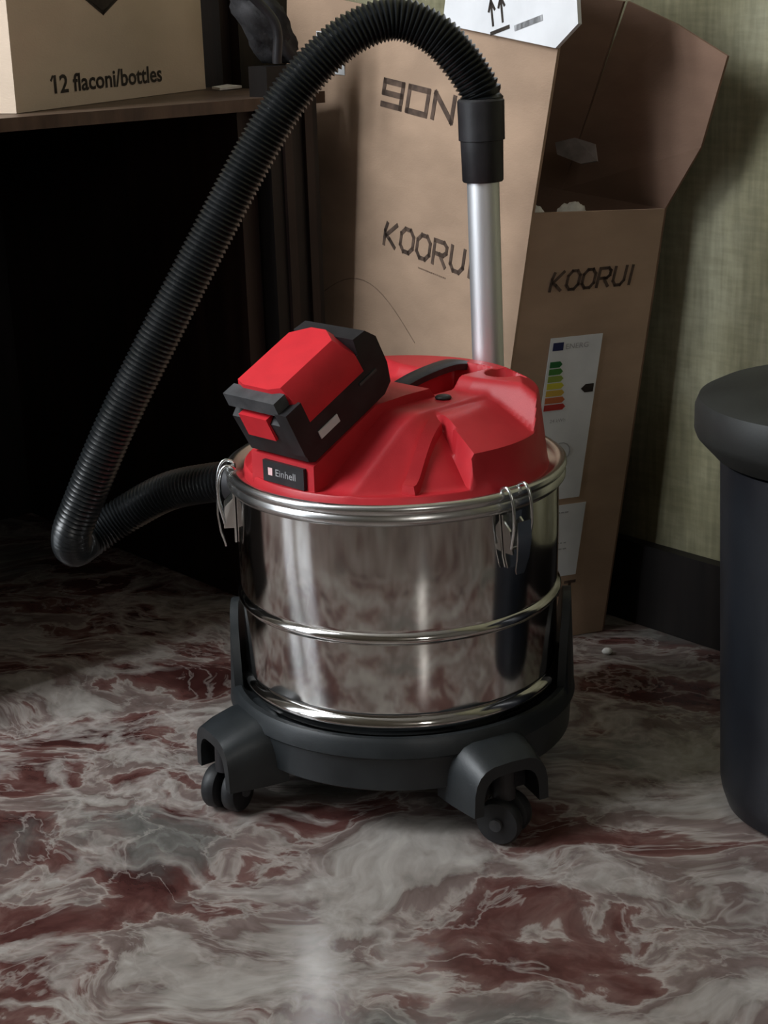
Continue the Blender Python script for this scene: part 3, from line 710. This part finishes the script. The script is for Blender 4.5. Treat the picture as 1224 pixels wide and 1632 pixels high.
# dolly
dol = thing('dolly', '', '', VC); del dol['label']; del dol['category']; dol.parent = vac; dol.location = (0, 0, 0)
link('tray', lathe([(0, .094), (.150, .094), (.158, .097), (.163, .1035), (.1685, .1035), (.1715, .099), (.1735, .086), (.170, .083), (.168, .052), (.164, .049), (.158, .049), (.152, .052), (.148, .088), (0, .088)], 120, (VX, VY)), 'dolly', dol, 35)
LEGS = ((208, 1.), (298, .97), (44, .86), (130, .86))
def leg(angle, k_):
    a = R(angle); X = Vector((math.cos(a), math.sin(a), 0)); Y = Vector((-math.sin(a), math.cos(a), 0))
    P = lambda x, y, z: VC+X*x+Y*y+ZV*z
    # arched hood: inverted U swept outwards, lower at its outer end
    bm = bmesh.new(); secs = []
    for x, hw, zt in ((.150*k_, .045, .099), (.175*k_, .0445, .096), (.196*k_, .042, .090), (.210*k_, .040, .083)):
        out, inn = [], []
        for k in range(13):
            t = math.pi*k/12; c_, s_ = math.cos(t), math.sin(t)
            sx = math.copysign(abs(c_)**.55, c_); sz = abs(s_)**.6
            out.append((sx*hw, .036+(zt-.036)*sz)); inn.append((sx*(hw-.010), .036+(zt-.036-.011)*sz))
        secs.append((x, out, inn))
    vo = [[bm.verts.new(P(x, y, z)) for y, z in o] for x, o, i in secs]; vi = [[bm.verts.new(P(x, y, z)) for y, z in i] for x, o, i in secs]
    for A_, B_ in zip(vo[:-1], vo[1:]):
        for k in range(12): bm.faces.new((A_[k], A_[k+1], B_[k+1], B_[k]))
    for A_, B_ in zip(vi[:-1], vi[1:]):
        for k in range(12): bm.faces.new((A_[k+1], A_[k], B_[k], B_[k+1]))
    for k in range(12):
        bm.faces.new((vo[-1][k], vo[-1][k+1], vi[-1][k+1], vi[-1][k])); bm.faces.new((vo[0][k+1], vo[0][k], vi[0][k], vi[0][k+1]))
    for s in (0, 12):
        for m_ in range(len(secs)-1): bm.faces.new((vo[m_][s], vo[m_+1][s], vi[m_+1][s], vi[m_][s]))
    link('castor_hood', bm, 'dolly', dol, 40)
    bm = bmesh.new(); frame_box(bm, VC, X, Y, ZV, .168*k_, .182*k_, -.032, .032, .040, .086); bevel(bm, .003, 2)
    link('hood_web', bm, 'black_pl', dol, 40)
    # castor with fork, twin wheels
    c = P(.196*k_, .0, .0225); fa_ = R(angle+35); FX = Vector((math.cos(fa_), math.sin(fa_), 0)); FY = Vector((-math.sin(fa_), math.cos(fa_), 0))
    fork = cyl(c+ZV*.02, c+ZV*.052, .011, .010)
    fo = link('castor_fork', fork, 'black_pl', dol, 40)
    for s in (-1, 1):
        bm = bmesh.new(); n = 28; pr = [(0, .003), (.016, .003), (.0205, .005), (.0218, .009), (.0218, .015), (.020, .018), (.010, .0195), (0, .0195)]
        rg = [[bm.verts.new(c+FY*s*h+(FX*math.cos(2*math.pi*k/n)+ZV*math.sin(2*math.pi*k/n))*max(r, 1e-5)) for k in range(n)] for r, h in pr]
        for A_, B_ in zip(rg[:-1], rg[1:]):
            for k in range(n): bm.faces.new((A_[k], A_[(k+1) % n], B_[(k+1) % n], B_[k]))
        bmesh.ops.remove_doubles(bm, verts=bm.verts[:], dist=5e-5)
        link('castor_wheel', bm, 'wheel', dol, 40)
    bm = bmesh.new(); sweep([c-FY*.0225, c+FY*.0225], .006, 16, bm); link('castor_hub', bm, 'grey_rubber', dol, 50)
for a, k_ in LEGS: leg(a, k_)
# upright brackets hugging the drum
def upright(a0, a1, zt):
    bm = bmesh.new(); n = 10; sec = []
    for k in range(n+1):
        t = k/n; a = a0+(a1-a0)*t; z1 = .100+(zt-.100)*(math.sin(math.pi*min(max(t, .0), 1.))**.55)
        sec.append([bm.verts.new(polar(a, r, z)) for r, z in ((.1605, .096), (.1725, .096), (.1695, max(z1, .101)), (.1615, max(z1, .101)))])
    for A_, B_ in zip(sec[:-1], sec[1:]):
        for i in range(4): bm.faces.new((A_[i], A_[(i+1) % 4], B_[(i+1) % 4], B_[i]))
    bm.faces.new(sec[0]); bm.faces.new(sec[-1][::-1])
    link('upright_bracket', bm, 'dolly', dol, 45)
upright(158, 192, .178); upright(-22, 14, .188)

# hose inlet, hose, cuff, metal tube
ia = 150; ip = polar(ia, .158, .276); ix = Vector((math.cos(R(ia)), math.sin(R(ia)), 0))
inl = link('hose_inlet', cyl(ip-ix*.002, ip+ix*.035, .026, .023), 'black_pl', vac, 40)
TX = Vector((.1105, .118, 0)); tdir = (Vector((.1085, .118, .575))-Vector((.1125, .118, .33))).normalized()
tb = Vector((.1127, .118, .330))
ctop = tb+tdir*.317; cbot = tb+tdir*.241
PATH = [ip+ix*.028, ip+ix*.055+ZV*-.003, Vector((-.228, .138, .255)), Vector((-.280, .150, .226)), Vector((-.316, .136, .206)), Vector((-.327, .108, .206)), Vector((-.325, .088, .226)), Vector((-.312, .080, .256)),
        Vector((-.268, .078, .345)), Vector((-.216, .083, .437)), Vector((-.166, .09, .522)), Vector((-.118, .098, .602)), Vector((-.080, .104, .658)), Vector((-.046, .109, .694)), Vector((-.012, .113, .718)),
        Vector((.026, .117, .728)), Vector((.062, .118, .714)), Vector((.088, .118, .688)), ctop+ZV*.010, ctop-ZV*.004]
hp = catmull(PATH, .00165)
HR = .0188
hose = link('hose', sweep(hp, lambda i: HR+(.0021, .0011, -.0011)[i % 3], 28), 'hose', vac, 60)
link('hose_cuff', sweep([cbot, cbot+tdir*.0015, cbot+tdir*.040, cbot+tdir*.0405, cbot+tdir*.078, cbot+tdir*.080], lambda i: (.0195, .0205, .0212, .0228, .0232, .0215)[i], 40), 'black_pl', vac, 40)
link('metal_tube', sweep([tb, tb+tdir*.265], .0162, 40), 'alu', vac, 40)
bm = lathe([(.0166, LZ+.020), (.022, LZ+.020), (.021, LZ+.045), (.0166, LZ+.0455)], 40, (tb.x, tb.y), closed=True); link('tube_socket', bm, 'red', lid, 40)
